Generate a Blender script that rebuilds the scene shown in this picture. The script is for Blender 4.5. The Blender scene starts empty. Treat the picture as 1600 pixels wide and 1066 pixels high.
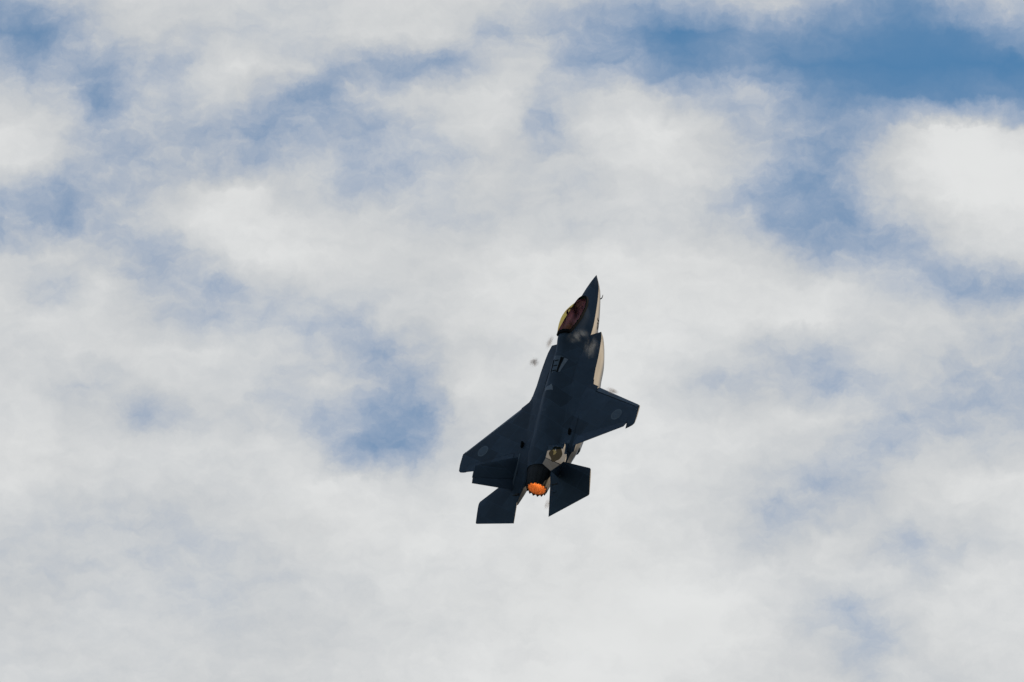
import bpy, bmesh, math, random
from mathutils import Vector, Matrix
from mathutils.bvhtree import BVHTree
random.seed(7)
SC = bpy.context.scene
COL = SC.collection

# ------------------------------------------------------------------ camera
EL = math.radians(60.0)                       # the camera looks steeply up, towards +Y
R_ = Vector((1, 0, 0)); U_ = Vector((0, -math.sin(EL), math.cos(EL))); F_ = Vector((0, math.cos(EL), math.sin(EL)))
CAM = Vector((0, 0, 1.7))
cd = bpy.data.cameras.new('camera'); cam = bpy.data.objects.new('camera', cd); COL.objects.link(cam)
cd.lens = 400; cd.sensor_width = 36; cd.clip_start = 0.5; cd.clip_end = 200000
cam.matrix_world = Matrix(((R_.x, U_.x, -F_.x, CAM.x), (R_.y, U_.y, -F_.y, CAM.y), (R_.z, U_.z, -F_.z, CAM.z), (0, 0, 0, 1)))
SC.camera = cam

# aircraft attitude: x starboard, y nose, z up of the aircraft, written in world axes; origin at the nose tip
def vw(a, b, c): return R_ * a + U_ * b - F_ * c
AX = vw(0.80087, 0.22613, 0.55450).normalized()
AY = vw(0.21671, 0.75376, -0.62039); AY = (AY - AX * AY.dot(AX)).normalized()
AZ = AX.cross(AY)
AYS = AY * 0.988
PPM = 31.84
DIST = 17777.8 / PPM
NOSE = CAM + F_ * DIST + R_ * ((932 - 800) / PPM) + U_ * ((533 - 430) / PPM)
JET = Matrix(((AX.x, AYS.x, AZ.x, NOSE.x), (AX.y, AYS.y, AZ.y, NOSE.y), (AX.z, AYS.z, AZ.z, NOSE.z), (0, 0, 0, 1)))

# ------------------------------------------------------------------ sun, sky, exposure
SUN = (AX * 0.37 + AY * 0.69 - AZ * 0.62).normalized()
sl = bpy.data.lights.new('sun', 'SUN'); so = bpy.data.objects.new('sun', sl); COL.objects.link(so)
sl.energy = 2.1; sl.angle = math.radians(0.5); sl.color = (1.0, 0.77, 0.50)
so.rotation_euler = SUN.to_track_quat('Z', 'Y').to_euler()
so.location = (0, 0, 900)
SC.view_settings.view_transform = 'Standard'; SC.view_settings.look = 'None'
SC.view_settings.gamma = 1.0; SC.view_settings.use_curve_mapping = False
SC.view_settings.exposure = 1.5
EXPK = 2 ** -1.5
CLOUD = (0.692, 0.700, 0.698)                 # display-linear brightness of thick cloud

def build_world():
    w = bpy.data.worlds.new('World'); SC.world = w; w.use_nodes = True
    w.cycles.sampling_method = 'MANUAL'; w.cycles.sample_map_resolution = 512
    nt = w.node_tree; N = nt.nodes; L = nt.links; N.clear()
    def new(t, **k):
        n = N.new(t)
        for a, b in k.items(): setattr(n, a, b)
        return n
    def math_(op, a, b=None, c=None, clamp=False):
        n = new('ShaderNodeMath', operation=op, use_clamp=clamp)
        for i, v in enumerate((a, b, c)):
            if v is None: continue
            if isinstance(v, (int, float)): n.inputs[i].default_value = v
            else: L.new(v, n.inputs[i])
        return n.outputs[0]
    def vec(op, a, b=None, s=None):
        n = new('ShaderNodeVectorMath', operation=op)
        for i, v in enumerate((a, b)):
            if v is None: continue
            if isinstance(v, (tuple, Vector)): n.inputs[i].default_value = tuple(v)
            else: L.new(v, n.inputs[i])
        if s is not None:
            if isinstance(s, (int, float)): n.inputs['Scale'].default_value = s
            else: L.new(s, n.inputs['Scale'])
        return n.outputs['Value'] if op in ('DOT_PRODUCT', 'LENGTH') else n.outputs['Vector']
    def noise(v, scale, detail, rough=0.55, lac=2.0, col=False):
        n = new('ShaderNodeTexNoise', noise_dimensions='3D'); L.new(v, n.inputs['Vector'])
        n.inputs['Scale'].default_value = scale; n.inputs['Detail'].default_value = detail
        n.inputs['Roughness'].default_value = rough; n.inputs['Lacunarity'].default_value = lac
        return n.outputs['Color'] if col else n.outputs['Fac']
    def maprange(v, a, b, c, d, smooth=True):
        n = new('ShaderNodeMapRange', interpolation_type='SMOOTHSTEP' if smooth else 'LINEAR')
        L.new(v, n.inputs['Value'])
        for i, x in enumerate((a, b, c, d)): n.inputs[1 + i].default_value = x
        return n.outputs[0]
    tc = new('ShaderNodeTexCoord'); d = vec('NORMALIZE', tc.outputs['Generated'])
    # a chart of this patch of sky, fixed in the world: units of 100 = 0.36 degrees
    cx, cy, cz = vec('DOT_PRODUCT', d, R_), vec('DOT_PRODUCT', d, U_), vec('DOT_PRODUCT', d, F_)
    czs = math_('MAXIMUM', cz, 0.12)
    K = 800 / math.tan(math.atan(18 / 400))
    k = math_('DIVIDE', K / 100.0, czs)
    cmb = new('ShaderNodeCombineXYZ')
    L.new(math_('MULTIPLY_ADD', cx, k, 8.0), cmb.inputs[0])
    L.new(math_('MULTIPLY_ADD', math_('MULTIPLY', cy, k), -1.0, 5.33), cmb.inputs[1])
    p = cmb.outputs[0]
    # a broad drift and a fine wispy tear: ragged cloud edges
    w1 = vec('SUBTRACT', noise(p, 0.9, 2.0, 0.5, col=True), (0.5, 0.5, 0.5))
    w2 = vec('SUBTRACT', noise(p, 2.2, 5.5, 0.62, col=True), (0.5, 0.5, 0.5))
    pw = vec('ADD', vec('ADD', p, vec('MULTIPLY', vec('SCALE', w1, s=0.30), (1, 1, 0))), vec('MULTIPLY', vec('SCALE', w2, s=0.62), (1, 0.85, 0)))
    sp = new('ShaderNodeSeparateXYZ'); L.new(pw, sp.inputs[0])
    u = math_('DIVIDE', sp.outputs[0], 16.0); v = math_('MULTIPLY', sp.outputs[1], 2.0)
    cover = None
    for j, row in enumerate(COVER):
        pts = []
        for tok in row.split():
            x, c = tok.split(':'); pts.append((float(x) / 1600, float(c) / 10))
        r = new('ShaderNodeValToRGB'); r.color_ramp.interpolation = 'CARDINAL'; el = r.color_ramp.elements
        el[0].position, el[1].position = pts[0][0], pts[-1][0]
        for q in pts[1:-1]: el.new(q[0])
        for e, q in zip(sorted(el, key=lambda e: e.position), pts): e.color = (q[1], q[1], q[1], 1)
        L.new(u, r.inputs[0])
        lo, hi = (-400 if j == 0 else j), (400 if j == len(COVER) - 1 else j)
        t = math_('SUBTRACT', 1.0, math_('MAXIMUM', math_('SUBTRACT', lo, v), math_('SUBTRACT', v, hi)), clamp=True) if lo == hi else None
        if t is None:                                    # the outermost rows hold on beyond the chart
            t = math_('SUBTRACT', float(j + 1), v, clamp=True) if j == 0 else math_('SUBTRACT', v, float(j - 1), clamp=True)
        q = math_('MULTIPLY', r.outputs[0], t)
        cover = q if cover is None else math_('ADD', cover, q)
    # the rest of the sky: unseen broken cover from noise, thinned for bluer, dimmer light
    n1 = noise(vec('MULTIPLY', p, (0.75, 1.25, 1.0)), 0.35, 8.0, 0.56)
    rest = maprange(n1, 0.38, 0.66, 0.0, 0.95)
    sq = new('ShaderNodeSeparateXYZ'); L.new(p, sq.inputs[0])
    ox = math_('SUBTRACT', math_('ABSOLUTE', math_('SUBTRACT', sq.outputs[0], 8.0)), 8.3)
    oy = math_('SUBTRACT', math_('ABSOLUTE', math_('SUBTRACT', sq.outputs[1], 5.33)), 5.6)
    win = maprange(math_('MAXIMUM', ox, oy), 0.0, 4.0, 0.0, 1.0)
    mixc = new('ShaderNodeMix', data_type='FLOAT'); L.new(win, mixc.inputs[0]); L.new(cover, mixc.inputs[2]); L.new(rest, mixc.inputs[3])
    cov = math_('MINIMUM', math_('MAXIMUM', mixc.outputs[0], 0.0), 0.985)
    # optical depth, made uneven by fine noise that shows only where the cloud is thin
    n2 = noise(vec('MULTIPLY', pw, (0.8, 1.2, 1.0)), 1.9, 6.5, 0.62)
    tau = math_('MULTIPLY', math_('LOGARITHM', math_('SUBTRACT', 1.0, cov), math.e), -1.24)
    tau = math_('MULTIPLY', tau, math_('POWER', 2.0, math_('MULTIPLY', math_('SUBTRACT', n2, 0.5), maprange(cov, 0.35, 0.92, 4.3, 1.4))))
    alpha = math_('SUBTRACT', 1.0, math_('EXPONENT', math_('MULTIPLY', tau, -1.0)))
    # thick parts whiter, undersides a bit grey
    sh = noise(vec('MULTIPLY', pw, (0.7, 1.2, 1.0)), 0.5, 5.0, 0.5)
    br = math_('MULTIPLY', maprange(sh, 0.3, 0.7, 0.955, 1.015), maprange(tau, 0.8, 5.2, 0.91, 1.10))
    cb = new('ShaderNodeMix', data_type='RGBA'); cb.inputs['A'].default_value = (0.56, 0.61, 0.71, 1); cb.inputs['B'].default_value = CLOUD + (1,)
    L.new(maprange(tau, 0.2, 2.2, 0, 1), cb.inputs['Factor'])
    sc = vec('SCALE', cb.outputs['Result'], s=math_('MULTIPLY', br, EXPK))
    sky = new('ShaderNodeTexSky', sky_type='NISHITA', sun_disc=False)
    sky.sun_elevation = math.asin(SUN.z); sky.sun_rotation = math.atan2(SUN.x, SUN.y)
    sky.altitude = 100; sky.air_density = 1.25; sky.dust_density = 0.05; sky.ozone_density = 4.0
    b1 = new('ShaderNodeBackground'); L.new(vec('MULTIPLY', sky.outputs[0], (0.74, 1.04, 1.0)), b1.inputs[0]); b1.inputs[1].default_value = SKY_STRENGTH
    b2 = new('ShaderNodeBackground'); L.new(sc, b2.inputs[0])
    mx = new('ShaderNodeMixShader'); L.new(alpha, mx.inputs[0]); L.new(b1.outputs[0], mx.inputs[1]); L.new(b2.outputs[0], mx.inputs[2])
    out = new('ShaderNodeOutputWorld'); L.new(mx.outputs[0], out.inputs[0])

SKY_STRENGTH = 0.050
# cloud cover over this patch of sky, tenths, in rows 0.18 degrees apart
COVER = [
 '0:5 60:5.5 120:7 200:8.5 300:8.5 400:8.5 500:8 600:9 700:9 800:8 900:7 1000:5.5 1080:6 1180:7.5 1260:6.5 1320:5 1400:2 1460:4 1525:6.5 1600:7',
 '0:2.4 50:1.2 90:4 130:6 200:8 300:8 400:7.5 500:8.5 600:9 700:8.5 780:6 850:6 920:4.5 1000:2 1050:.3 1100:.8 1150:1.8 1210:2.6 1300:1.5 1400:.6 1500:.5 1560:2 1600:3',
 '0:6 50:4 100:5 150:4.5 200:6 300:7 350:9 400:9 500:7 560:5.5 600:5 650:4.5 700:5 750:7 800:8.5 850:7.5 900:4.5 950:3 1000:4 1050:1.5 1100:1.5 1150:2.4 1200:1.6 1250:.5 1300:.3 1400:0 1600:0',
 '0:8 50:7.5 100:6 150:3.5 200:6 300:7.5 350:8.5 400:7 450:5 500:4 550:5.5 600:7.5 700:8.5 800:9 850:7 900:8 1000:8.5 1050:7 1100:7 1150:6.5 1200:6 1250:3 1300:1.5 1350:.8 1400:.8 1500:1 1600:1.5',
 '0:9.5 50:9 100:8 150:5.5 200:6 250:6.5 300:6 350:5.5 400:3.5 450:4.5 500:5.5 550:5 600:6 650:7 700:8.5 800:8.5 850:5.5 900:8 950:9 1050:9.5 1100:8.5 1150:7 1200:6 1250:5 1300:3 1350:4.5 1400:7.5 1450:9.5 1500:10 1600:9',
 '0:9.5 100:8 150:6 200:6 300:6 350:5.5 400:6 500:7.5 550:6 600:5.5 650:6 700:7 800:8.5 900:8 1000:9.5 1100:9 1150:8 1200:6.5 1250:4.5 1300:4 1350:7 1400:9 1500:10 1600:10',
 '0:5.5 50:5.4 100:4.8 150:6 200:6.5 250:7.5 300:9 400:9.5 450:8 500:7.5 600:7 700:8 800:8 900:8 1000:9 1100:8 1150:6 1200:4 1250:3 1300:3.5 1350:7 1400:8.5 1500:10 1600:10',
 '0:5 50:5 100:4.4 150:6 200:7 250:8 300:9.5 400:9.5 500:9 600:8.5 700:7.5 800:8.5 900:8 1000:8.5 1100:8 1150:7 1200:5.5 1250:3.2 1300:2.4 1350:4.5 1400:6 1450:7.5 1500:9 1600:9.5',
 '0:8 100:8.5 150:7.5 200:6.5 250:5.5 300:7.5 350:9 400:9.5 500:9.5 600:9 700:9 800:9.5 1000:9.5 1100:9.5 1200:8.5 1250:6.5 1300:5.5 1350:5.5 1400:5 1450:6 1500:8 1600:8.5',
 '0:9 50:7.5 100:7 150:9 200:8 250:6.5 300:6.5 350:5.5 400:7.5 500:8.5 600:8.5 700:9 800:9.5 1000:9.5 1200:9.5 1300:9 1400:7.5 1450:6 1500:4.5 1550:4 1600:5',
 '0:9 100:9 200:8.5 300:7 400:7 500:7 550:6.5 600:8 700:9 800:9.5 1000:9.5 1200:9.5 1300:9.5 1350:8.5 1400:9 1500:8.5 1600:8',
 '0:8.5 100:9 200:9 300:9 400:8.5 500:7 550:6 600:5.5 650:6.5 700:8.5 800:9 900:9.5 1000:9.5 1100:9 1200:7 1250:6.5 1300:7 1350:8 1400:8.5 1500:7.5 1550:7 1600:7',
 '0:9 100:8 150:7.5 200:8.5 300:9 400:8 450:7.5 500:8.5 550:8 600:5.5 650:5.5 700:9 800:9.3 1000:9.5 1100:7.5 1150:7 1200:7.5 1300:6 1350:6.5 1400:8 1450:7.5 1500:6 1600:6.5',
 '0:9 100:9 200:7 250:6.5 300:7.5 400:8 450:7.5 500:6 550:6 600:4 650:3 700:8 800:9 1000:9.4 1100:9 1200:9 1300:9 1350:7.5 1400:6.5 1450:6.5 1500:6.5 1600:7',
 '0:9.5 200:9 300:9 400:9 450:9 500:7 550:4.5 600:2.8 650:3.8 700:7.5 800:9 1000:9.4 1200:9 1300:8 1350:6.5 1400:6.5 1450:8 1500:8 1600:8',
 '0:9.5 200:8.8 400:9 500:9.5 600:9 650:8.5 700:9 800:9.4 1000:9.4 1100:9 1150:8.5 1200:7.5 1250:6.5 1300:6.5 1350:7 1400:8.5 1500:9.5 1600:9.5',
 '0:8.5 100:8 200:7.8 300:8 400:8.8 500:9.5 700:9.4 900:9.5 1100:9 1150:8 1200:6.5 1250:7 1300:7.5 1400:8.5 1500:9 1600:9',
 '0:8 200:7.8 300:7.8 400:8.5 500:9.2 600:9.5 900:9.5 1100:9.2 1200:7.8 1300:9 1400:7 1450:7.5 1500:7.5 1600:9',
 '0:8 200:8 300:7.8 400:8 500:8.5 600:9 800:9.5 1000:9.6 1200:9.2 1300:9 1400:8.5 1450:7.5 1500:9 1600:9.3',
 '0:8.3 200:8.5 300:8 400:8.2 500:8.5 600:9 800:9.5 1000:10 1100:10 1200:9 1300:7 1350:7 1400:8.8 1500:9.2 1600:9.2',
 '0:8.5 200:8.7 400:8.5 600:9 800:9.5 1000:10 1050:10 1200:9.3 1300:8 1350:6.8 1400:7.5 1450:9 1600:9.2',
 '0:8.7 300:8.8 600:9.2 900:9.8 1100:9.5 1250:9 1350:8 1400:8.5 1600:9',
]
build_world()

# ------------------------------------------------------------------ materials
def mat(name, base, rough=0.6, spec=0.3, metal=0.0, var=0.0, scale=3.0, coord='Object'):
    m = bpy.data.materials.new(name); m.use_nodes = True; nt = m.node_tree; b = nt.nodes['Principled BSDF']
    b.inputs['Roughness'].default_value = rough; b.inputs['Metallic'].default_value = metal
    b.inputs['Specular IOR Level'].default_value = spec
    b.inputs['Base Color'].default_value = tuple(base) + (1,)
    if var:
        tc = nt.nodes.new('ShaderNodeTexCoord'); n = nt.nodes.new('ShaderNodeTexNoise'); n.inputs['Scale'].default_value = scale
        n.inputs['Detail'].default_value = 7; n.inputs['Roughness'].default_value = 0.65
        nt.links.new(tc.outputs[coord], n.inputs['Vector'])
        r = nt.nodes.new('ShaderNodeMapRange'); r.inputs[1].default_value = 0.3; r.inputs[2].default_value = 0.7
        r.inputs[3].default_value = 1 - var; r.inputs[4].default_value = 1 + var
        nt.links.new(n.outputs['Fac'], r.inputs[0])
        v = nt.nodes.new('ShaderNodeVectorMath'); v.operation = 'SCALE'; v.inputs[0].default_value = base
        nt.links.new(r.outputs[0], v.inputs['Scale']); nt.links.new(v.outputs[0], b.inputs['Base Color'])
    return m
M = {}
def paint_mat():
    m = mat('grey_paint', (0.028, 0.043, 0.070), 0.55, 0.11, 0, 0.16, 1.3); nt = m.node_tree; b = nt.nodes['Principled BSDF']; src = b.inputs['Base Color'].links[0].from_socket
    tc = nt.nodes.new('ShaderNodeTexCoord'); mp = nt.nodes.new('ShaderNodeMapping'); mp.inputs['Rotation'].default_value = (0, 0, math.radians(34)); nt.links.new(tc.outputs['Object'], mp.inputs['Vector'])
    br = nt.nodes.new('ShaderNodeTexBrick'); nt.links.new(mp.outputs[0], br.inputs['Vector'])      # skin panels of slightly different batches of coating
    br.inputs['Color1'].default_value = (.76, .76, .76, 1); br.inputs['Color2'].default_value = (1.22, 1.22, 1.22, 1); br.inputs['Mortar'].default_value = (1.35, 1.35, 1.35, 1)
    br.inputs['Scale'].default_value = 1.0; br.inputs['Mortar Size'].default_value = .012; br.inputs['Brick Width'].default_value = 1.45; br.inputs['Row Height'].default_value = .82
    mu = nt.nodes.new('ShaderNodeVectorMath'); mu.operation = 'MULTIPLY'; nt.links.new(src, mu.inputs[0]); nt.links.new(br.outputs['Color'], mu.inputs[1]); nt.links.new(mu.outputs[0], b.inputs['Base Color'])
    return m
M['paint'] = paint_mat()
M['edge'] = mat('edge_paint_sky_sheen', (0.052, 0.072, 0.105), 0.46, 0.22, 0, 0.10, 4)  # edge tone, lightened to paint in sky sheen on the leading-edge flap
M['pale'] = mat('pale_marking', (0.14, 0.155, 0.20), 0.65, 0.2, 0, 0.12, 6)
M['mark'] = mat('soft_marking', (0.085, 0.105, 0.14), 0.65, 0.2, 0, 0.12, 6)
M['disc'] = mat('disc_marking', (0.064, 0.084, 0.12), 0.65, 0.2, 0, 0.12, 6)
M['ink'] = mat('dark_lettering', (0.008, 0.008, 0.009), 0.9, 0.02, 0, 0.1, 6)
M['black'] = mat('dark_recess', (0.009, 0.010, 0.012), 0.9, 0.02, 0, 0.2, 6)
M['emblem'] = mat('emblem_shade_olive', (0.011, 0.011, 0.008), 0.9, 0.03, 0, 0.3, 8)
M['crest'] = mat('emblem_cream', (0.09, 0.085, 0.045), 0.9, 0.03, 0, 0.1, 8)
M['rust'] = mat('emblem_brown', (0.020, 0.012, 0.010), 0.9, 0.03, 0, 0.3, 8)
M['duct'] = mat('duct_paint', (0.16, 0.16, 0.16), 0.6, 0.2, 0, 0.1, 4)
M['steel'] = mat('burnt_steel', (0.022, 0.021, 0.025), 0.6, 0.15, 0.0, 0.35, 9)
M['liner'] = mat('ceramic_liner', (0.55, 0.43, 0.34), 0.7, 0.2, 0, 0.35, 5)
M['interior'] = mat('cockpit_grey', (0.055, 0.045, 0.045), 0.7, 0.2, 0, 0.2, 8)
M['seat'] = mat('seat_fabric', (0.030, 0.028, 0.026), 0.85, 0.1, 0, 0.3, 12)
M['suit'] = mat('flight_suit', (0.05, 0.055, 0.035), 0.9, 0.1, 0, 0.3, 12)
M['helmet'] = mat('helmet_shell', (0.03, 0.03, 0.032), 0.4, 0.4, 0, 0.2, 12)
M['visor'] = mat('visor_glass', (0.02, 0.015, 0.01), 0.15, 0.5, 0, 0.1, 12)
def ground_mat():
    m = mat('grass_field', (0.030, 0.034, 0.030), 0.95, 0.1, 0, 0.35, 0.004, 'Object'); return m
M['ground'] = ground_mat()
def glass_mat():
    m = bpy.data.materials.new('coated_canopy_glass'); m.use_nodes = True; nt = m.node_tree; nt.nodes.clear()
    t = nt.nodes.new('ShaderNodeBsdfTransparent'); t.inputs[0].default_value = (0.66, 0.61, 0.33, 1)
    g = nt.nodes.new('ShaderNodeBsdfGlossy'); g.inputs['Color'].default_value = (0.92, 0.29, 0.28, 1); g.inputs['Roughness'].default_value = 0.1
    mx = nt.nodes.new('ShaderNodeMixShader'); nt.links.new(t.outputs[0], mx.inputs[1]); nt.links.new(g.outputs[0], mx.inputs[2])
    n = nt.nodes.new('ShaderNodeTexNoise'); n.inputs['Scale'].default_value = 2.4; n.inputs['Detail'].default_value = 3     # uneven thickness of the thin film
    r = nt.nodes.new('ShaderNodeMapRange'); nt.links.new(n.outputs['Fac'], r.inputs[0])
    for i, x in enumerate((.36, .64, .02, .20)): r.inputs[1 + i].default_value = x
    nt.links.new(r.outputs[0], mx.inputs[0])
    o = nt.nodes.new('ShaderNodeOutputMaterial'); nt.links.new(mx.outputs[0], o.inputs[0]); return m
M['glass'] = glass_mat()
def flame_mat():
    m = bpy.data.materials.new('afterburner_fire'); m.use_nodes = True; nt = m.node_tree; nt.nodes.clear()
    e = nt.nodes.new('ShaderNodeEmission'); e.inputs[0].default_value = (1.0, 0.30, 0.065, 1); e.inputs[1].default_value = 2.2
    o = nt.nodes.new('ShaderNodeOutputMaterial'); nt.links.new(e.outputs[0], o.inputs[0]); return m
M['flame'] = flame_mat()

# ------------------------------------------------------------------ mesh helpers
def obj(name, verts, faces, m, parent=None, smooth=True, sharp=32, mats=None, fmat=None):
    me = bpy.data.meshes.new(name); me.from_pydata([tuple(v) for v in verts], [], faces)
    bm = bmesh.new(); bm.from_mesh(me); bmesh.ops.remove_doubles(bm, verts=bm.verts, dist=1e-5)
    bmesh.ops.recalc_face_normals(bm, faces=bm.faces); bm.to_mesh(me); bm.free()
    me.materials.append(M[m] if isinstance(m, str) else m)
    if smooth:
        me.polygons.foreach_set('use_smooth', [True] * len(me.polygons)); me.set_sharp_from_angle(angle=math.radians(sharp))
    o = bpy.data.objects.new(name, me); COL.objects.link(o)
    if parent is not None: o.parent = parent
    return o
def loft(rings, cap=(True, True), closed=True):
    V = []; Fc = []; n = len(rings[0])
    for r in rings: V += list(r)
    for i in range(len(rings) - 1):
        for j in range(n if closed else n - 1):
            a = i * n + j; b = i * n + (j + 1) % n
            Fc.append((a, b, b + n, a + n))
    if cap[0]: Fc.append(tuple(range(n)))
    if cap[1]: Fc.append(tuple((len(rings) - 1) * n + j for j in range(n))[::-1])
    return V, Fc
def lerp(a, b, t): return a + (b - a) * t
def interp(tab, x):                                # monotone table on column 0, smooth (Catmull-Rom) in the others
    xs = [r[0] for r in tab]
    if x <= xs[0]: return list(tab[0][1:])
    if x >= xs[-1]: return list(tab[-1][1:])
    i = max(j for j in range(len(xs)) if xs[j] <= x); i = min(i, len(xs) - 2)
    t = (x - xs[i]) / (xs[i + 1] - xs[i]); out = []
    for c in range(1, len(tab[0])):
        p1, p2 = tab[i][c], tab[i + 1][c]
        m1 = (p2 - tab[i - 1][c]) / (xs[i + 1] - xs[i - 1]) if i > 0 else (p2 - p1) / (xs[i + 1] - xs[i])
        m2 = (tab[i + 2][c] - p1) / (xs[i + 2] - xs[i]) if i + 2 < len(xs) else (p2 - p1) / (xs[i + 1] - xs[i])
        h = xs[i + 1] - xs[i]
        out.append((2*t**3-3*t**2+1)*p1 + (t**3-2*t**2+t)*h*m1 + (-2*t**3+3*t**2)*p2 + (t**3-t**2)*h*m2)
    return out
def tube(pts, rads, n=8):
    rings = []
    for i, p in enumerate(pts):
        p = Vector(p); a = Vector(pts[max(i - 1, 0)]); b = Vector(pts[min(i + 1, len(pts) - 1)]); d = (b - a).normalized()
        u = d.cross(Vector((0.31, 0.2, 0.93))).normalized(); v = d.cross(u)
        rings.append([p + (u * math.cos(2*math.pi*k/n) + v * math.sin(2*math.pi*k/n)) * rads[i] for k in range(n)])
    return loft(rings)
def box(x0, x1, y0, y1, z0, z1):
    V = [(x, y, z) for x in (x0, x1) for y in (y0, y1) for z in (z0, z1)]
    return V, [(0,1,3,2), (4,6,7,5), (0,4,5,1), (2,3,7,6), (0,2,6,4), (1,5,7,3)]
def merge(parts):
    V = []; Fc = []
    for v, f in parts:
        o = len(V); V += list(v); Fc += [tuple(i + o for i in q) for q in f]
    return V, Fc
def mirror(V): return [(-v[0], v[1], v[2]) for v in V]
def sx(V, s): return V if s > 0 else mirror(V)
def tag(o, label, cat, group=None, kind=None):
    o['label'] = label
    if cat: o['category'] = cat
    if group: o['group'] = group
    if kind: o['kind'] = kind
    return o

# ------------------------------------------------------------------ the ground, far below and outside the picture
gv = [(0, 0, 0)] + [(30000 * math.cos(a * math.pi / 32), 30000 * math.sin(a * math.pi / 32), 0) for a in range(64)]
g = obj('ground', gv, [(0, 1 + i, 1 + (i + 1) % 64) for i in range(64)], 'ground', smooth=False)
g['kind'] = 'structure'; g['label'] = 'dark green grass airfield stretching to the horizon'

# ------------------------------------------------------------------ the jet
jet = bpy.data.objects.new('fighter_jet', None); COL.objects.link(jet); jet.matrix_world = JET
tag(jet, 'dark grey twin-tailed fighter jet climbing with its afterburner lit', 'fighter jet')

# stations: y, chine x, chine z, top z, bottom z, shoulder x fraction, shoulder height fraction
FUS = [(0.0, .004, 0, .004, -.004, .5, .72), (0.12, .06, 0, .05, -.06, .5, .70), (.45, .20, .0, .155, -.20, .5, .70), (1.0, .41, .02, .30, -.40, .5, .70), (1.45, .51, .035, .41, -.52, .5, .70),
       (1.9, .60, .05, .50, -.61, .5, .74), (2.5, .71, .085, .58, -.71, .52, .78), (3.0, .79, .11, .70, -.78, .54, .80), (3.7, .89, .15, .88, -.85, .52, .80),
       (4.3, .93, .19, 1.10, -.91, .46, .80), (4.9, .95, .22, 1.22, -.94, .40, .80), (5.5, .98, .22, 1.08, -.96, .40, .78), (6.5, 1.12, .20, 1.05, -.98, .38, .79),
       (8.0, 1.22, .18, 1.02, -.98, .36, .79), (9.6, 1.25, .14, .92, -.95, .36, .79), (11.2, 1.12, .08, .83, -.86, .42, .80), (12.2, .90, .0, .74, -.76, .58, .84), (12.9, .70, 0, .66, -.67, .70, .72)]
SILL = [(1.80, .02, .46), (1.86, .16, .465), (2.0, .27, .47), (2.3, .38, .50), (2.75, .46, .56), (3.3, .50, .68), (3.8, .50, .80), (4.3, .45, .95), (4.7, .38, 1.06), (4.80, .34, 1.10)]
DOME = [(1.80, .462), (2.0, .555), (2.3, .72), (2.8, 1.0), (3.3, 1.23), (3.8, 1.355), (4.3, 1.37), (4.7, 1.30), (4.8, 1.275)]
def fus_half(y):
    cxx, cz, zt, zb, sf, sh = interp(FUS, y)
    P = []
    top = [(0, zt), (cxx * sf * .5, lerp(cz, zt, .965)), (cxx * sf, lerp(cz, zt, sh)), (cxx * (sf + (1 - sf) * .5), lerp(cz, zt, sh * .47)), (cxx, cz)]
    n = 5
    for i in range(4):
        a = top[i - 1] if i else (-top[1][0], top[1][1]); b = top[i]; c = top[i + 1]; e = top[i + 2] if i < 3 else top[i + 1]
        for k in range(n):
            t = k / n
            f = lambda q: .5 * ((2*b[q]) + (-a[q]+c[q])*t + (2*a[q]-5*b[q]+4*c[q]-e[q])*t*t + (-a[q]+3*b[q]-3*c[q]+e[q])*t**3)
            P.append((f(0), f(1)))
    P.append((cxx, cz))
    for k in range(1, 13):                          # belly: straight flank below the chine, rounded bottom
        t = k / 12 * math.pi / 2
        P.append((cxx * math.cos(t) ** .85, cz + (zb - cz) * math.sin(t) ** 1.1) if k < 12 else (0, zb))
    return P
def ring_from_half(h, y):
    return [Vector((x, -y, z)) for x, z in h] + [Vector((-x, -y, z)) for x, z in h[-2:0:-1]]
ys = sorted(set([0, .03, .12, .25, .45, .7, 1.0, 1.25, 1.45, 1.7] + [1.7 + i * .1 for i in range(36)] + [5.3 + i * .3 for i in range(26)] + [2.02, 2.035, 4.58, 4.595, 12.9]))
rings = []
for y in ys:
    h = fus_half(y)
    if 2.03 <= y <= 4.59:                            # cockpit well inside the canopy sill
        s, zs = interp(SILL, y); s -= .05
        nh = []
        for (x, z) in h[:21]:
            nh.append((x, z))
        # points with x inside the sill go down into the well
        idx = [i for i in range(21) if h[i][0] < s]; last = idx[-1]
        for i in idx:
            if i == last: nh[i] = (s, zs - .03)
            elif i == last - 1: nh[i] = (s - .03, zs - .10)
            elif i == last - 2: nh[i] = (s - .05, -.25)
            else: nh[i] = (h[i][0] / max(h[last - 2][0], .01) * (s - .05), -.25)
        h = nh + h[21:]
    rings.append(ring_from_half(h, y))
V, Fc = loft(rings)
fus = obj('fuselage', V, Fc, 'paint', jet, sharp=30)
bv = BVHTree.FromPolygons([Vector(v) for v in V], Fc)

# canopy
def dome_ring(y, n=20, off=0.0, e=.92):
    s, zs = interp(SILL, y); zt, = interp(DOME, y)
    return [Vector(((s + off) * math.copysign(abs(math.cos(t)) ** e, math.cos(t)), -y, zs + (zt - zs + off) * math.sin(t) ** e if 0 < t < math.pi else zs)) for t in [math.pi * k / n for k in range(n + 1)]]
cy = [1.80, 1.83, 1.88, 1.95] + [2.05 + i * .11 for i in range(25)] + [4.8]
V, Fc = loft([dome_ring(y) for y in cy], (False, False), False)
can = obj('canopy', V, Fc, 'glass', jet, sharp=60); can['label'] = 'tinted bubble canopy with red and gold sheen'
def strip(ylist, t0, t1, off, name, m, parent, n=24):
    R2 = []
    for y in ylist:
        a = dome_ring(y, n, off)[t0:t1 + 1]; b = dome_ring(y, n, off - .05)[t0:t1 + 1]; R2.append(a + b[::-1])
    V, Fc = loft(R2); return obj(name, V, Fc, m, parent)
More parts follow.
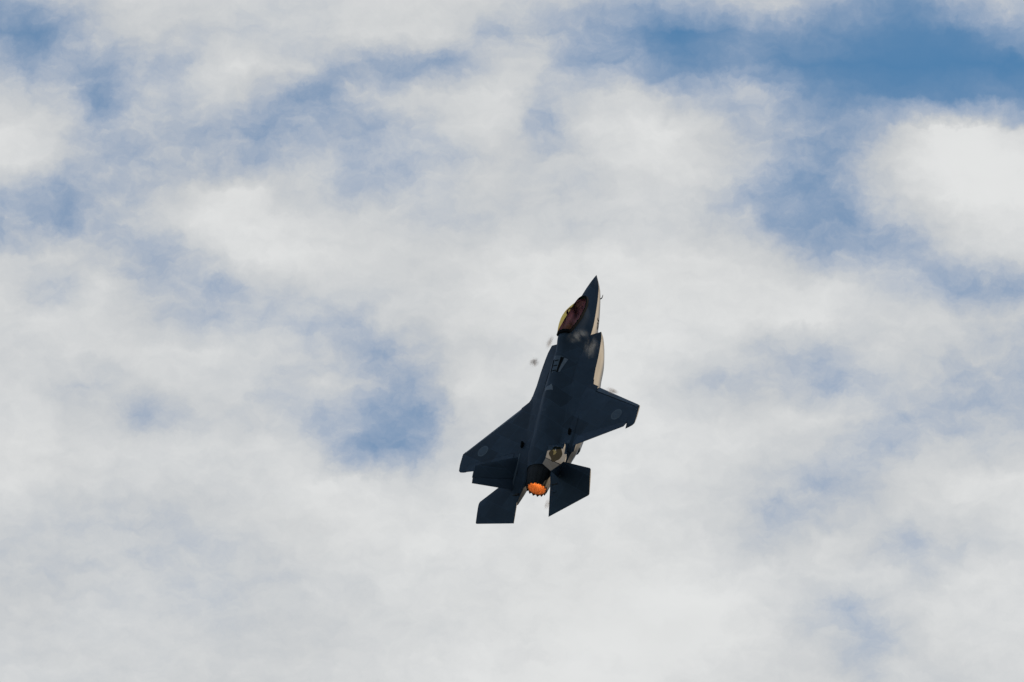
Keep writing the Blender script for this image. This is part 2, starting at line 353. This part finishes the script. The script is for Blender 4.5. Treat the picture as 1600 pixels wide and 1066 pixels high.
# black sealing frame round the sill (two sides and rear hoop) and the inner bow
for s in (1, -1):
    R2 = []
    for y in cy:
        ss, zs = interp(SILL, y); 
        q = [(ss - .06, zs + .10), (ss + .03, zs + .075), (ss + .055, zs - .04), (ss - .07, zs - .05)]
        R2.append([Vector((s * max(a, .0), -y, b)) for a, b in q])
    V, Fc = loft(R2); obj('canopy_frame', V, Fc, 'black', can)
strip([4.66, 4.82], 0, 24, .012, 'rear_hoop', 'black', can)
strip([3.02, 3.13], 0, 24, -.035, 'bow_frame', 'black', can)
# cockpit furniture
V, Fc = merge([box(-.25, .25, -3.98, -3.52, -.10, .08), box(-.24, .24, -4.16, -3.98, -.10, .62), box(-.17, .17, -4.22, -4.02, .58, 1.12), box(-.27, -.2, -3.95, -3.55, .05, .17), box(.2, .27, -3.95, -3.55, .05, .17)])
seat = obj('ejection_seat', V, Fc, 'seat', jet, smooth=False)
V, Fc = box(-.14, .14, -4.06, -4.0, .80, 1.08); obj('headrest', V, Fc, 'seat', seat, smooth=False)
V, Fc = loft([[Vector((x, -2.30 - abs(x) * .1, z)) for x, z in ((-.33, .0), (.33, .0), (.30, .44), (0, .52), (-.30, .44))], [Vector((x, -2.72, z)) for x, z in ((-.42, .0), (.42, .0), (.40, .46), (0, .58), (-.40, .46))]])
dash = obj('instrument_panel', V, Fc, 'interior', jet)
V, Fc = box(-.26, .26, -2.735, -2.725, .18, .42); obj('screen', V, Fc, 'black', dash, smooth=False)
for s in (1, -1):
    V, Fc = box(s * .46 - .10, s * .46 + .04, -4.3, -2.8, -.2, .36); obj('side_console', V, Fc, 'interior', jet, smooth=False)

V, Fc = loft([[Vector((x, -4.22, z)) for x, z in ((-.40, .3), (.40, .3), (.36, .92), (.16, 1.16), (-.16, 1.16), (-.36, .92))], [Vector((x, -4.58, z)) for x, z in ((-.38, .3), (.38, .3), (.34, 1.0), (.16, 1.18), (-.16, 1.18), (-.34, 1.0))]])
obj('rear_deck', V, Fc, 'interior', jet)
V, Fc = loft([[Vector((x, -2.28, z)) for x, z in ((-.30, .40), (.30, .40), (.20, .58), (0, .62), (-.20, .58))], [Vector((x, -2.80, z)) for x, z in ((-.40, .44), (.40, .44), (.27, .72), (0, .78), (-.27, .72))]])
obj('glare_shield', V, Fc, 'seat', dash)

# nose probe, lettering
for s in (1, -1):
    V, Fc = tube([(s * .36, -1.52, -.20), (s * .45, -1.51, -.25), (s * .50, -1.46, -.28), (s * .515, -1.36, -.29), (s * .515, -1.22, -.29)], [.04, .032, .026, .022, .012])
    obj('air_data_probe', V, Fc, 'steel', jet)
def decal_text(txt, size, org, right, up, nrm, m, name, parent):
    cu = bpy.data.curves.new('t', 'FONT'); cu.body = txt; cu.size = size; cu.space_character = 1.15; cu.offset = .014
    to = bpy.data.objects.new('t', cu); me = bpy.data.meshes.new_from_object(to)
    bm = bmesh.new(); bm.from_mesh(me); bmesh.ops.triangulate(bm, faces=bm.faces); bmesh.ops.subdivide_edges(bm, edges=bm.edges, cuts=1)
    for v in bm.verts:
        p = org + right * v.co.x + up * v.co.y + nrm * .6
        h = bv.ray_cast(p, -nrm, 1.5)
        v.co = (h[0] + h[1] * (.006 if h[1].dot(nrm) > 0 else -.006)) if h[0] else p - nrm * .6
    V = [v.co.copy() for v in bm.verts]; bm.verts.index_update(); Fc = [tuple(v.index for v in f.verts) for f in bm.faces]; bm.free()
    bpy.data.objects.remove(to); bpy.data.curves.remove(cu); bpy.data.meshes.remove(me)
    return obj(name, V, Fc, m, parent, smooth=False)
nr = Vector((.86, .12, -.50)).normalized(); rt = Vector((.14, 1, 0)); rt = (rt - nr * rt.dot(nr)).normalized(); up = nr.cross(rt)
if up.z < 0: up = -up
decal_text('705', .46, Vector((.70, -3.62, -.52)), rt, up, nr, 'ink', 'nose_number', fus)
nl = Vector((-.86, .12, -.50)).normalized(); rl = Vector((.14, -1, 0)); rl = (rl - nl * rl.dot(nl)).normalized(); ul = nl.cross(rl)
if ul.z < 0: ul = -ul
decal_text('705', .46, Vector((-.55, -2.55, -.45)), rl, ul, nl, 'ink', 'nose_number', fus)

# dorsal details laid on the skin
def on_skin(x, y, off=.008):
    h = bv.ray_cast(Vector((x, y, 4)), Vector((0, 0, -1)), 6); z = h[0].z if h[0] else .5
    return Vector((x, y, z + off))
def skin_poly(name, pts, m, parent, off=.008, cuts=3):
    bm = bmesh.new(); vs = [bm.verts.new((x, y, 0)) for x, y in pts]; bm.faces.new(vs)
    bmesh.ops.triangulate(bm, faces=bm.faces); bmesh.ops.subdivide_edges(bm, edges=bm.edges, cuts=cuts, use_grid_fill=True)
    for v in bm.verts: v.co = on_skin(v.co.x, v.co.y, off)
    ext = bmesh.ops.extrude_face_region(bm, geom=bm.faces[:])
    for v in [e for e in ext['geom'] if isinstance(e, bmesh.types.BMVert)]: v.co.z -= off + .004
    bm.verts.index_update(); V = [v.co.copy() for v in bm.verts]; Fc = [tuple(v.index for v in f.verts) for f in bm.faces]; bm.free()
    return obj(name, V, Fc, m, parent, smooth=False)
rec = skin_poly('refuelling_receptacle', [(-.26, -6.10), (.30, -6.25), (.30, -7.12), (-.06, -7.26), (-.26, -7.18)], 'edge', jet, .008)
skin_poly('slot', [(-.25, -6.35), (-.17, -6.37), (-.13, -7.20), (-.20, -7.20)], 'black', rec, .016, 2)
skin_poly('slot', [(.20, -6.28), (.33, -6.32), (.23, -7.26), (.17, -7.26)], 'black', rec, .016, 2)
for yy in (-6.45, -6.78, -7.1): skin_poly('stripe', [(-.10, yy), (.12, yy - .02), (.12, yy - .075), (-.10, yy - .055)], 'black', rec, .016, 1)
skin_poly('edge_marking', [(.36, -6.32), (.50, -6.36), (.32, -7.24), (.26, -7.26)], 'pale', rec, .012, 2)
skin_poly('pale_patch', [(-.37, -8.28), (.22, -8.40), (.16, -8.16), (.06, -7.98), (-.02, -8.06), (-.22, -8.08)], 'pale', fus, .008)
for yy in (-9.55, -9.62): skin_poly('skin_seam', [(-.36, yy + .1), (.1, yy), (.1, yy - .025), (-.36, yy + .07)], 'edge', fus, .006, 1)

# intakes: hollow nacelle shells, forward-raked lip, joined to the body behind
NAC = [ # y, inner x, outer x, top-inner z, edge z, bulge x, bulge z, bottom z
 (4.3, .80, 1.50, .27, .13, 1.50, -.12, -.62), (4.75, .82, 1.62, .32, .13, 1.60, -.22, -.74), (5.3, .84, 1.69, .36, .12, 1.69, -.28, -.84), (6.0, .85, 1.75, .46, .11, 1.745, -.30, -.90),
 (6.8, .85, 1.78, .52, .10, 1.77, -.30, -.94), (7.6, .85, 1.86, .52, .10, 1.84, -.30, -1.0), (8.6, .85, 1.88, .48, .09, 1.86, -.24, -.98), (10., .85, 1.86, .40, .08, 1.84, -.2, -.92), (11.5, .85, 1.80, .24, .08, 1.78, -.18, -.80)]
def nac_ring(y, shrink=0.0):
    ix, ex, tz, ez, bx, bz, bot = interp(NAC, y)
    pts = [(ix, tz - .02), (lerp(ix, ex, .35), lerp(tz, ez, .28)), (lerp(ix, ex, .7), lerp(tz, ez, .66)), (ex, ez), (lerp(ex, bx, .75), lerp(ez, bz, .55)), (bx, bz), (lerp(ix, bx, .93), lerp(bz, bot, .35)), (lerp(ix, bx, .80), lerp(bz, bot, .68)), (lerp(ix, bx, .55), lerp(bz, bot, .93)), (lerp(ix, bx, .2), bot), (ix, bot)]
    cxm, czm = lerp(ix, bx, .5), (tz + bot) * .5
    if shrink: pts = [(x + (cxm - x) / max(.2, math.hypot(cxm - x, czm - z)) * shrink, z + (czm - z) / max(.2, math.hypot(cxm - x, czm - z)) * shrink) for x, z in pts]
    return pts
def lip_dy(x, z):                                   # rake: lower and inboard lip points sit further aft
    return max(0, .13 - z) * .75 + max(0, 1.5 - x) * .28
intakes = []
for s in (1, -1):
    def R(y, sh=0.0, k=1.0): return [Vector((s * x, -y - k * lip_dy(x, z), z)) for x, z in nac_ring(y, sh)]
    outer = [R(11.5, 0, 0), R(10, 0, 0), R(9.2, 0, 0), R(8.6, 0, 0), R(7.6, 0, .0), R(6.8, 0, .15), R(6.4, 0, .3), R(6.0, 0, .5), R(5.6, 0, .7), R(5.3, 0, .85), R(5.0, 0, 1), R(4.75, 0, 1), R(4.5, 0, 1), R(4.3, 0, 1)]
    inner = [R(4.31, .035, 1), R(4.6, .07, 1), R(5.2, .12, 1), R(6.2, .2, .6), R(7.4, .25, 0)]
    V, Fc = loft(outer + inner); nx = obj('air_intake', V, Fc, 'paint', jet, sharp=28)
    if s > 0: nx['label'] = 'starboard air intake with sunlit tan flank'
    intakes.append(nx)
    # compression bump on the body side in front of the duct
    rr = []
    for i in range(9):
        t = i / 8; y = 3.75 + 1.6 * t; a = math.sin(math.pi * t)
        rr.append([Vector((s * (.78 + .05 * t + .26 * a * max(0, math.cos(u))), -y, -.28 + (.36 * a + .01) * math.sin(u))) for u in [2 * math.pi * k / 12 for k in range(12)]])
    V, Fc = loft(rr); obj('intake_bump', V, Fc, 'paint', nx)

# tail booms
BOOM = [(9.8, 1.0, 1.86, .24, -.5), (11.0, .85, 1.84, .25, -.52), (11.9, .76, 1.74, .23, -.46), (12.4, .73, 1.58, .20, -.42), (13.0, .73, 1.46, .15, -.40), (13.5, .76, 1.42, .08, -.36), (14.0, .90, 1.38, .02, -.30), (14.45, 1.06, 1.30, -.06, -.24)]
for s in (1, -1):
    rr = []
    for y in [9.8 + i * .31 for i in range(15)] + [14.45]:
        a, b, t, l = interp(BOOM, y); c = (b - a) * .22; e = (t - l) * .3
        rr.append([Vector((s * x, -y, z)) for x, z in ((a, t - e * .3), (a + c * .5, t), (b - c, t), (b, t - e), (b, l + e), (b - c, l), (a + c, l), (a, l + e))])
    V, Fc = loft(rr); obj('tail_boom', V, Fc, 'paint', jet, sharp=24)

# wings
def af(u): u = min(max(u, 0), 1); return 5 * (.2969 * math.sqrt(u) - .126 * u - .3516 * u*u + .2843 * u**3 - .1036 * u**4)
XT = 5.335
def yLE(x): return -7.77 - (x - 1.87) * .7013
def yTE(x): return -12.50 + x * .197
def thick(x): return lerp(.34, .045, (x - 1.2) / (XT - 1.2))
def wz(x): return lerp(.08, .10, (x - 1.2) / (XT - 1.2))
def wing_pt(x, y, side):
    u = (yLE(x) - y) / (yLE(x) - yTE(x)); return Vector((x, y, wz(x) + side * (af(u) * thick(x) + .006)))
def panel(stations, n=10):
    """stations: (x, y front, y rear); a closed slice of the wing section between the two lines"""
    rr = []
    for x, a, b in stations:
        q = [lerp(a, b, (k / n) ** 1.5) for k in range(n + 1)]
        rr.append([wing_pt(x, y, 1) for y in q] + [wing_pt(x, y, -1) for y in q[::-1]])
    return loft(rr)
def hinge(x): return yTE(x) + lerp(.95, .46, (x - 1.9) / (4.82 - 1.9))
def slat(x): return yLE(x) - lerp(.42, .20, (x - 2.3) / (5.2 - 2.3))
def rot_about(V, p, ax, ang):
    q = Matrix.Rotation(ang, 3, ax); p = Vector(p); return [p + q @ (Vector(v) - p) for v in V]
def lin(a, b, n): return [lerp(a, b, i / n) for i in range(n + 1)]
for s in (1, -1):
    st = [(1.2, -7.3, yTE(1.2) - .02), (1.88, -7.5, yTE(1.88))]
    st += [(x, yLE(x) if x < 2.31 else slat(x) + .0, hinge(x)) for x in [1.92, 2.1, 2.3]]
    st += [(x, slat(x), hinge(x)) for x in lin(2.31, 4.80, 8)]
    st += [(4.81, slat(4.81), yTE(4.81)), (5.0, slat(5.0), yTE(5.0)), (5.2, slat(5.2), yTE(5.2) + .03), (5.21, yLE(5.21), yTE(5.21) + .04), (5.30, yLE(5.30) - .05, yTE(5.30) + .12), (XT, yLE(XT) - .02, yTE(XT) + .5)]
    V, Fc = panel(st, 12); w = obj('wing', sx(V, s), Fc, 'paint', jet, sharp=30)
    w['label'] = 'starboard wing with raised flaperon' if s > 0 else 'port wing'
    V, Fc = panel([(x, yLE(x), slat(x) + .012) for x in lin(2.32, 5.19, 8)], 8)
    ax = Vector((5.19 - 2.32, slat(5.19) - slat(2.32), 0)).normalized()
    V = rot_about(V, (2.32, slat(2.32), wz(2.32) - .05), ax, math.radians(-15 if s > 0 else -8))
    obj('leading_edge_flap', sx(V, s), Fc, 'edge', w, sharp=30)
    V, Fc = panel([(x, hinge(x) - .015, yTE(x)) for x in lin(1.93, 4.79, 6)], 6)
    ax = Vector((4.79 - 1.93, hinge(4.79) - hinge(1.93), 0)).normalized()
    V = rot_about(V, (1.93, hinge(1.93), wz(2) + .0), ax, math.radians(-19 if s > 0 else -3))
    obj('flaperon', sx(V, s), Fc, 'paint', w, sharp=30)
    # low-visibility roundel: pale ring and slightly darker disc
    def disc(r0, r1, off, m, name, c=(4.03, -10.46)):
        V = []; Fc = []; n = 40
        for r in (r0, (r0 + r1) / 2, r1):
            for k in range(n):
                a = 2 * math.pi * k / n; p = wing_pt(c[0] + r * math.cos(a), c[1] + r * math.sin(a), 1); p.z += off; V.append(p)
        for i in range(2):
            for k in range(n): a = i * n + k; b = i * n + (k + 1) % n; Fc.append((a, b, b + n, a + n))
        return obj(name, sx(V, s), Fc, m, w)
    disc(.245, .32, .006, 'mark', 'roundel_border'); disc(.0, .247, .009, 'disc', 'roundel_disc')
    if s > 0:
        V, Fc = box(5.20, 5.25, -10.52, -10.44, .10, .15); obj('tip_light', V, Fc, 'pale', w, smooth=False)
    # root vent: a dark scoop on the upper surface
    V = []; rr = []
    for t in (0, .25, .6, 1):
        wv = .025 + .04 * math.sin(math.pi * (t * .7 + .15)); yv = -10.76 - .32 * t; xv = 1.43
        zt = .40
        rr.append([Vector((xv - wv, yv, .20)), Vector((xv - wv * .8, yv, zt - .05 * t)), Vector((xv + wv * .8, yv, zt - .05 * t)), Vector((xv + wv, yv, .20))])
    V, Fc = loft(rr); obj('vent', sx(V, s), Fc, 'black', jet)

# vertical fins (canted outwards) with rudders
FR = [Vector((1.48, -11.55, .16)), Vector((1.46, -13.70, .08))]; FT = [Vector((2.21, -13.62, 2.24)), Vector((2.19, -14.74, 2.20))]
def fin_panel(u0, u1, v0=0.0, v1=1.0, n=8, m=6, th=.11):
    rr = []
    for i in range(m + 1):
        v = lerp(v0, v1, i / m); A = FR[0].lerp(FT[0], v); B = FR[1].lerp(FT[1], v)
        nn = (B - A).cross(FT[0] - FR[0]).normalized()
        t = lerp(th, th * .4, v); q = [lerp(u0, u1, k / n) for k in range(n + 1)]
        rr.append([A.lerp(B, u) + nn * (af(u) * t + .006) for u in q] + [A.lerp(B, u) - nn * (af(u) * t + .006) for u in q[::-1]])
    return loft(rr)
hu = .66
for s in (1, -1):
    V, Fc = fin_panel(0, hu); fin = obj('tail_fin', sx(V, s), Fc, 'paint', jet)
    fin['label'] = 'starboard tail fin catching the sun' if s > 0 else 'port tail fin in shade'
    V, Fc = fin_panel(hu + .018, 1, .02, .985, th=.10)
    a = FR[0].lerp(FR[1], hu); b = FT[0].lerp(FT[1], hu); ax = (b - a).normalized()
    V = rot_about(V, a, ax, math.radians(-12 if s > 0 else -7)); obj('rudder', sx(V, s), Fc, 'paint', fin)
    # painted emblem on the outer face: dark disc, enlarged to paint shade on the fin, with a pale crescent
    def fin_pt(u, v, off):
        A = FR[0].lerp(FT[0], v); B = FR[1].lerp(FT[1], v); nn = (B - A).cross(FT[0] - FR[0]).normalized()
        if nn.x < 0: nn = -nn
        return A.lerp(B, u) + nn * (af(u) * lerp(.11, .044, v) + .006 + off)
    def fin_poly(pts, off, m, name):
        c = (sum(p[0] for p in pts) / len(pts), sum(p[1] for p in pts) / len(pts)); V = [fin_pt(*c, off)] + [fin_pt(u, v, off) for u, v in pts]
        return obj(name, sx(V, s), [(0, 1 + i, 1 + (i + 1) % len(pts)) for i in range(len(pts))], m, fin, smooth=False)
    fin_poly([(.37 + (.30 + .03 * math.sin(5 * a + 1)) * math.cos(a), .58 + (.30 + .03 * math.cos(4 * a)) * math.sin(a)) for a in [2 * math.pi * k / 36 for k in range(36)]], .004, 'emblem', 'emblem_shade_disc')
    fin_poly([(.22, .80), (.30, .70), (.44, .69), (.40, .60), (.30, .56), (.24, .64), (.18, .72)], .007, 'crest', 'emblem_crescent')
    # pale root fillet and tip cap strip
    V, Fc = tube([FR[0] + Vector((-.02, .1, .06)), FR[0].lerp(FR[1], .5) + Vector((0, 0, .05)), FR[1] + Vector((0, .0, .05))], [.05, .085, .04], 8); obj('root_fairing', sx(V, s), Fc, 'edge', fin)

# stabilators, deflected one by one
SP = [(1.22, -12.75), (1.30, -12.62), (3.44, -13.78), (3.47, -13.86), (3.45, -15.02), (3.38, -15.08), (1.06, -15.66), (1.10, -14.2)]
for s in (1, -1):
    rr = []
    xs = [1.06, 1.25, 1.6, 2.1, 2.6, 3.1, 3.42, 3.47]
    def sle(x): return -12.60 - (x - 1.25) * (.547 if s < 0 else .46) if x > 1.25 else -12.75
    def ste(x): return -15.66 + (x - 1.06) * .25
    for x in xs:
        a, b = sle(x), ste(x)
        if x > 3.43: a -= .06; b += .05
        t = lerp(.16, .05, (x - 1.06) / 2.4) * (.15 if x < 1.1 else 1); q = [lerp(a, b, k / 8) for k in range(9)]
        rr.append([Vector((x, y, (af((a - y) / (a - b)) * t + .006))) for y in q] + [Vector((x, y, -(af((a - y) / (a - b)) * t + .006))) for y in q[::-1]])
    V, Fc = loft(rr)
    V = rot_about(V, (0, -14.0, 0), Vector((1, 0, 0)), math.radians(16 if s > 0 else 8)); V = [v + Vector((-.20 if s > 0 else 0, 0, -.02)) for v in V]
    st = obj('stabilator', sx(V, s), Fc, 'paint', jet, sharp=30)
    st['label'] = 'starboard horizontal tail, more steeply deflected' if s > 0 else 'port horizontal tail'
    V, Fc = tube([(1.0, -14.0, -.02), (1.35, -14.0, -.02)], [.09, .09], 10); obj('pivot', sx(V, s), Fc, 'steel', st)

# nozzle: base ring, 15 toothed petals outside, 15 liner petals inside, fire deep in the throat
NZ = Vector((0, 0, -.05))
def cring(y, r, n=48): return [Vector((r * math.cos(2 * math.pi * k / n), y, NZ.z + r * math.sin(2 * math.pi * k / n))) for k in range(n)]
V, Fc = loft([cring(-12.6, .70), cring(-12.95, .69), cring(-13.02, .655), cring(-13.02, .58), cring(-12.6, .55)], (False, False)); noz = obj('nozzle', V, Fc, 'steel', jet, sharp=30)
NP = 15
def petal(k, r0, r1, y0, y1, ytip, wf, bow, th, name, m):
    a0 = 2 * math.pi * k / NP; w_ = math.pi / NP * wf; rr = []
    prof = [(y0, r0, 1), (lerp(y0, y1, .5), lerp(r0, r1, .42), 1), (y1, r1, 1), (lerp(y1, ytip, .5), r1 - .012, .58), (ytip, r1 - .022, .10)]
    for y, r, f in prof:
        ring = []
        for side in (1, -1):
            for j in ([-1, -.5, 0, .5, 1] if side > 0 else [1, .5, 0, -.5, -1]):
                a = a0 + w_ * f * j; rad = r + side * th / 2 + bow * (1 - j * j)
                ring.append(Vector((rad * math.cos(a), y, NZ.z + rad * math.sin(a))))
        rr.append(ring)
    V, Fc = loft(rr); return obj(name, V, Fc, m, noz, sharp=40)
for k in range(NP):
    petal(k, .645, .515, -12.98, -13.84, -13.98, .97, .012, .022, 'petal', 'steel')
    petal(k + .5, .56, .478, -12.80, -13.84, -13.93, .985, -.045, .016, 'liner_petal', 'liner')
fl = [[Vector((r * math.cos(2 * math.pi * k / 24), y, NZ.z + r * math.sin(2 * math.pi * k / 24))) for k in range(24)] for y, r in ((-12.76, .40), (-12.90, .39), (-12.96, .32), (-12.99, .16), (-13.0, .02))]
V, Fc = loft(fl); obj('afterburner_flame', V, Fc, 'flame', noz)

# ------------------------------------------------------------------ pilot
def skin_body(name, joints, edges, m, parent=None, root=0, sub=1):
    me = bpy.data.meshes.new(name); me.from_pydata([j[0] for j in joints], edges, [])
    o = bpy.data.objects.new(name, me); COL.objects.link(o)
    o.modifiers.new('s', 'SKIN'); md = o.modifiers.new('u', 'SUBSURF'); md.levels = sub; md.render_levels = sub
    if not me.skin_vertices:
        bm = bmesh.new(); bm.from_mesh(me); bm.verts.layers.skin.verify(); bm.to_mesh(me); bm.free()
    for i, j in enumerate(joints):
        me.skin_vertices[0].data[i].radius = (j[1], j[2] if len(j) > 2 else j[1])
    me.skin_vertices[0].data[root].use_root = True
    dg = bpy.context.evaluated_depsgraph_get(); ev = o.evaluated_get(dg); nm = bpy.data.meshes.new_from_object(ev)
    o.modifiers.clear(); o.data = nm; nm.materials.clear(); nm.materials.append(M[m])
    nm.polygons.foreach_set('use_smooth', [True] * len(nm.polygons))
    bpy.data.meshes.remove(me)
    if parent: o.parent = parent
    return o
J = [((0, -3.80, .16), .16, .13), ((0, -3.86, .36), .15, .12), ((0, -3.88, .55), .17, .11), ((0, -3.87, .66), .07), ((0, -3.84, .74), .07),
     ((.20, -3.86, .60), .07), ((.27, -3.66, .40), .055), ((.24, -3.38, .34), .045), ((.23, -3.28, .34), .04), ((-.20, -3.86, .60), .07), ((-.27, -3.66, .40), .055), ((-.24, -3.38, .34), .045), ((-.23, -3.28, .34), .04),
     ((.12, -3.60, .15), .095), ((.15, -3.24, .20), .075), ((.14, -2.98, -.10), .055), ((-.12, -3.60, .15), .095), ((-.15, -3.24, .20), .075), ((-.14, -2.98, -.10), .055), ((0, -3.80, .94), .095)]
E_ = [(0, 1), (1, 2), (2, 3), (3, 4), (4, 19), (2, 5), (5, 6), (6, 7), (7, 8), (2, 9), (9, 10), (10, 11), (11, 12), (0, 13), (13, 14), (14, 15), (0, 16), (16, 17), (17, 18)]
pil = skin_body('person', J, E_, 'suit')
pil.matrix_world = JET
tag(pil, 'person in helmet and flight suit seated under the tinted canopy', 'person')
def ball(c, r, m, name, parent, sc=(1, 1, 1), lo=-1.0):
    rr = []
    for i in range(9):
        t = math.pi * (.02 + .96 * i / 8); rr.append([Vector((c[0] + r * sc[0] * math.sin(t) * math.cos(a), c[1] + r * sc[1] * math.sin(t) * math.sin(a), c[2] + r * sc[2] * math.cos(t))) for a in [2 * math.pi * k / 16 for k in range(16)]])
    V, Fc = loft(rr); return obj(name, V, Fc, m, parent)
hel = ball((0, -3.82, .98), .150, 'helmet', 'helmet', pil, (.92, 1.08, 1.05))
ball((0, -3.75, .96), .130, 'visor', 'visor', hel, (.88, .95, .62))

# ------------------------------------------------------------------ condensation puffs torn off the airframe
def vapor_mat(name, dens, scale, col, thr, soft=.35):
    m = bpy.data.materials.new(name); m.use_nodes = True; nt = m.node_tree; nt.nodes.clear(); N = nt.nodes; L = nt.links
    tc = N.new('ShaderNodeTexCoord'); ln = N.new('ShaderNodeVectorMath'); ln.operation = 'LENGTH'; L.new(tc.outputs['Object'], ln.inputs[0])
    fo = N.new('ShaderNodeMapRange'); fo.interpolation_type = 'SMOOTHSTEP'; L.new(ln.outputs['Value'], fo.inputs[0])
    for i, x in enumerate((.1, 1.0, 1.0, 0.0)): fo.inputs[1 + i].default_value = x
    n = N.new('ShaderNodeTexNoise'); n.inputs['Scale'].default_value = scale; n.inputs['Detail'].default_value = 6; n.inputs['Roughness'].default_value = .62; n.inputs['Distortion'].default_value = .5
    oi = N.new('ShaderNodeObjectInfo'); ad = N.new('ShaderNodeVectorMath'); ad.operation = 'ADD'
    st = N.new('ShaderNodeVectorMath'); st.operation = 'MULTIPLY'; st.inputs[1].default_value = (1.5, .55, 1.5); L.new(tc.outputs['Object'], st.inputs[0])
    L.new(st.outputs[0], ad.inputs[0]); L.new(oi.outputs['Location'], ad.inputs[1]); L.new(ad.outputs[0], n.inputs['Vector'])
    ns = N.new('ShaderNodeMapRange'); L.new(n.outputs['Fac'], ns.inputs[0])
    for i, x in enumerate((thr, thr + soft, 0.0, 1.0)): ns.inputs[1 + i].default_value = x
    f2 = N.new('ShaderNodeMath'); f2.operation = 'POWER'; L.new(fo.outputs[0], f2.inputs[0]); f2.inputs[1].default_value = 1.7
    mu = N.new('ShaderNodeMath'); mu.operation = 'MULTIPLY'; L.new(f2.outputs[0], mu.inputs[0]); L.new(ns.outputs[0], mu.inputs[1])
    m2 = N.new('ShaderNodeMath'); m2.operation = 'MULTIPLY'; L.new(mu.outputs[0], m2.inputs[0]); m2.inputs[1].default_value = dens
    v = N.new('ShaderNodeVolumePrincipled'); v.inputs['Color'].default_value = col + (1,); L.new(m2.outputs[0], v.inputs['Density'])
    o = N.new('ShaderNodeOutputMaterial'); L.new(v.outputs[0], o.inputs['Volume']); return m
VM = vapor_mat('vapor', 13.0, 1.5, (.36, .30, .27), .40)
VT = vapor_mat('thin_vapor', 8.0, 1.6, (.52, .56, .62), .47, .22)
def body_at(px, py, z):                              # the point at height z over the wing plane that stands at this spot of the photograph
    a, b, c, e = 25.5, 6.9, 7.2, 24.0
    mx, my = px - 932 + 17.775 * z, -(py - 430) - 19.646 * z; D = a * e - b * c
    return Vector(((mx * e - my * b) / D, (a * my - c * mx) / D, z))
def puff(px, py, z, r, label, m, yaw=0, roll=0):
    rr = []
    for i in range(9):
        t = math.pi * (.02 + .96 * i / 8); rr.append([Vector((math.sin(t) * math.cos(a), math.sin(t) * math.sin(a), math.cos(t))) for a in [2 * math.pi * k / 14 for k in range(14)]])
    V, Fc = loft(rr); o = obj('vapor_puff', V, Fc, m)
    o.matrix_world = JET @ Matrix.Translation(body_at(px, py, z)) @ Matrix.Rotation(math.radians(roll), 4, 'Y') @ Matrix.Rotation(math.radians(yaw), 4, 'Z') @ Matrix.Diagonal((*r, 1))
    return tag(o, label, 'vapor', 'vapor puffs around the jet')
puff(834, 568, .5, (.34, .34, .30), 'small round brown vapor puff in the open sky left of the port intake', VM)
puff(858, 536, .5, (.22, .55, .22), 'thin brownish vapor streak just ahead of the port intake tip', VM, -12)
puff(902, 527, 1.32, (.75, .62, .13), 'pale torn vapor wisps on the fuselage right behind the canopy', VT, 30, 20)
puff(922, 545, .66, (.60, .95, .12), 'faint vapor wisps streaming over the top of the starboard intake', VT, 8, 24)
puff(953, 612, .25, (.75, .22, .14), 'pale vapor streak along the starboard wing leading edge', VM, -33)
puff(853, 788, -.30, (.22, .46, .18), 'small brown vapor puff beside the inner edge of the starboard horizontal tail', VM)
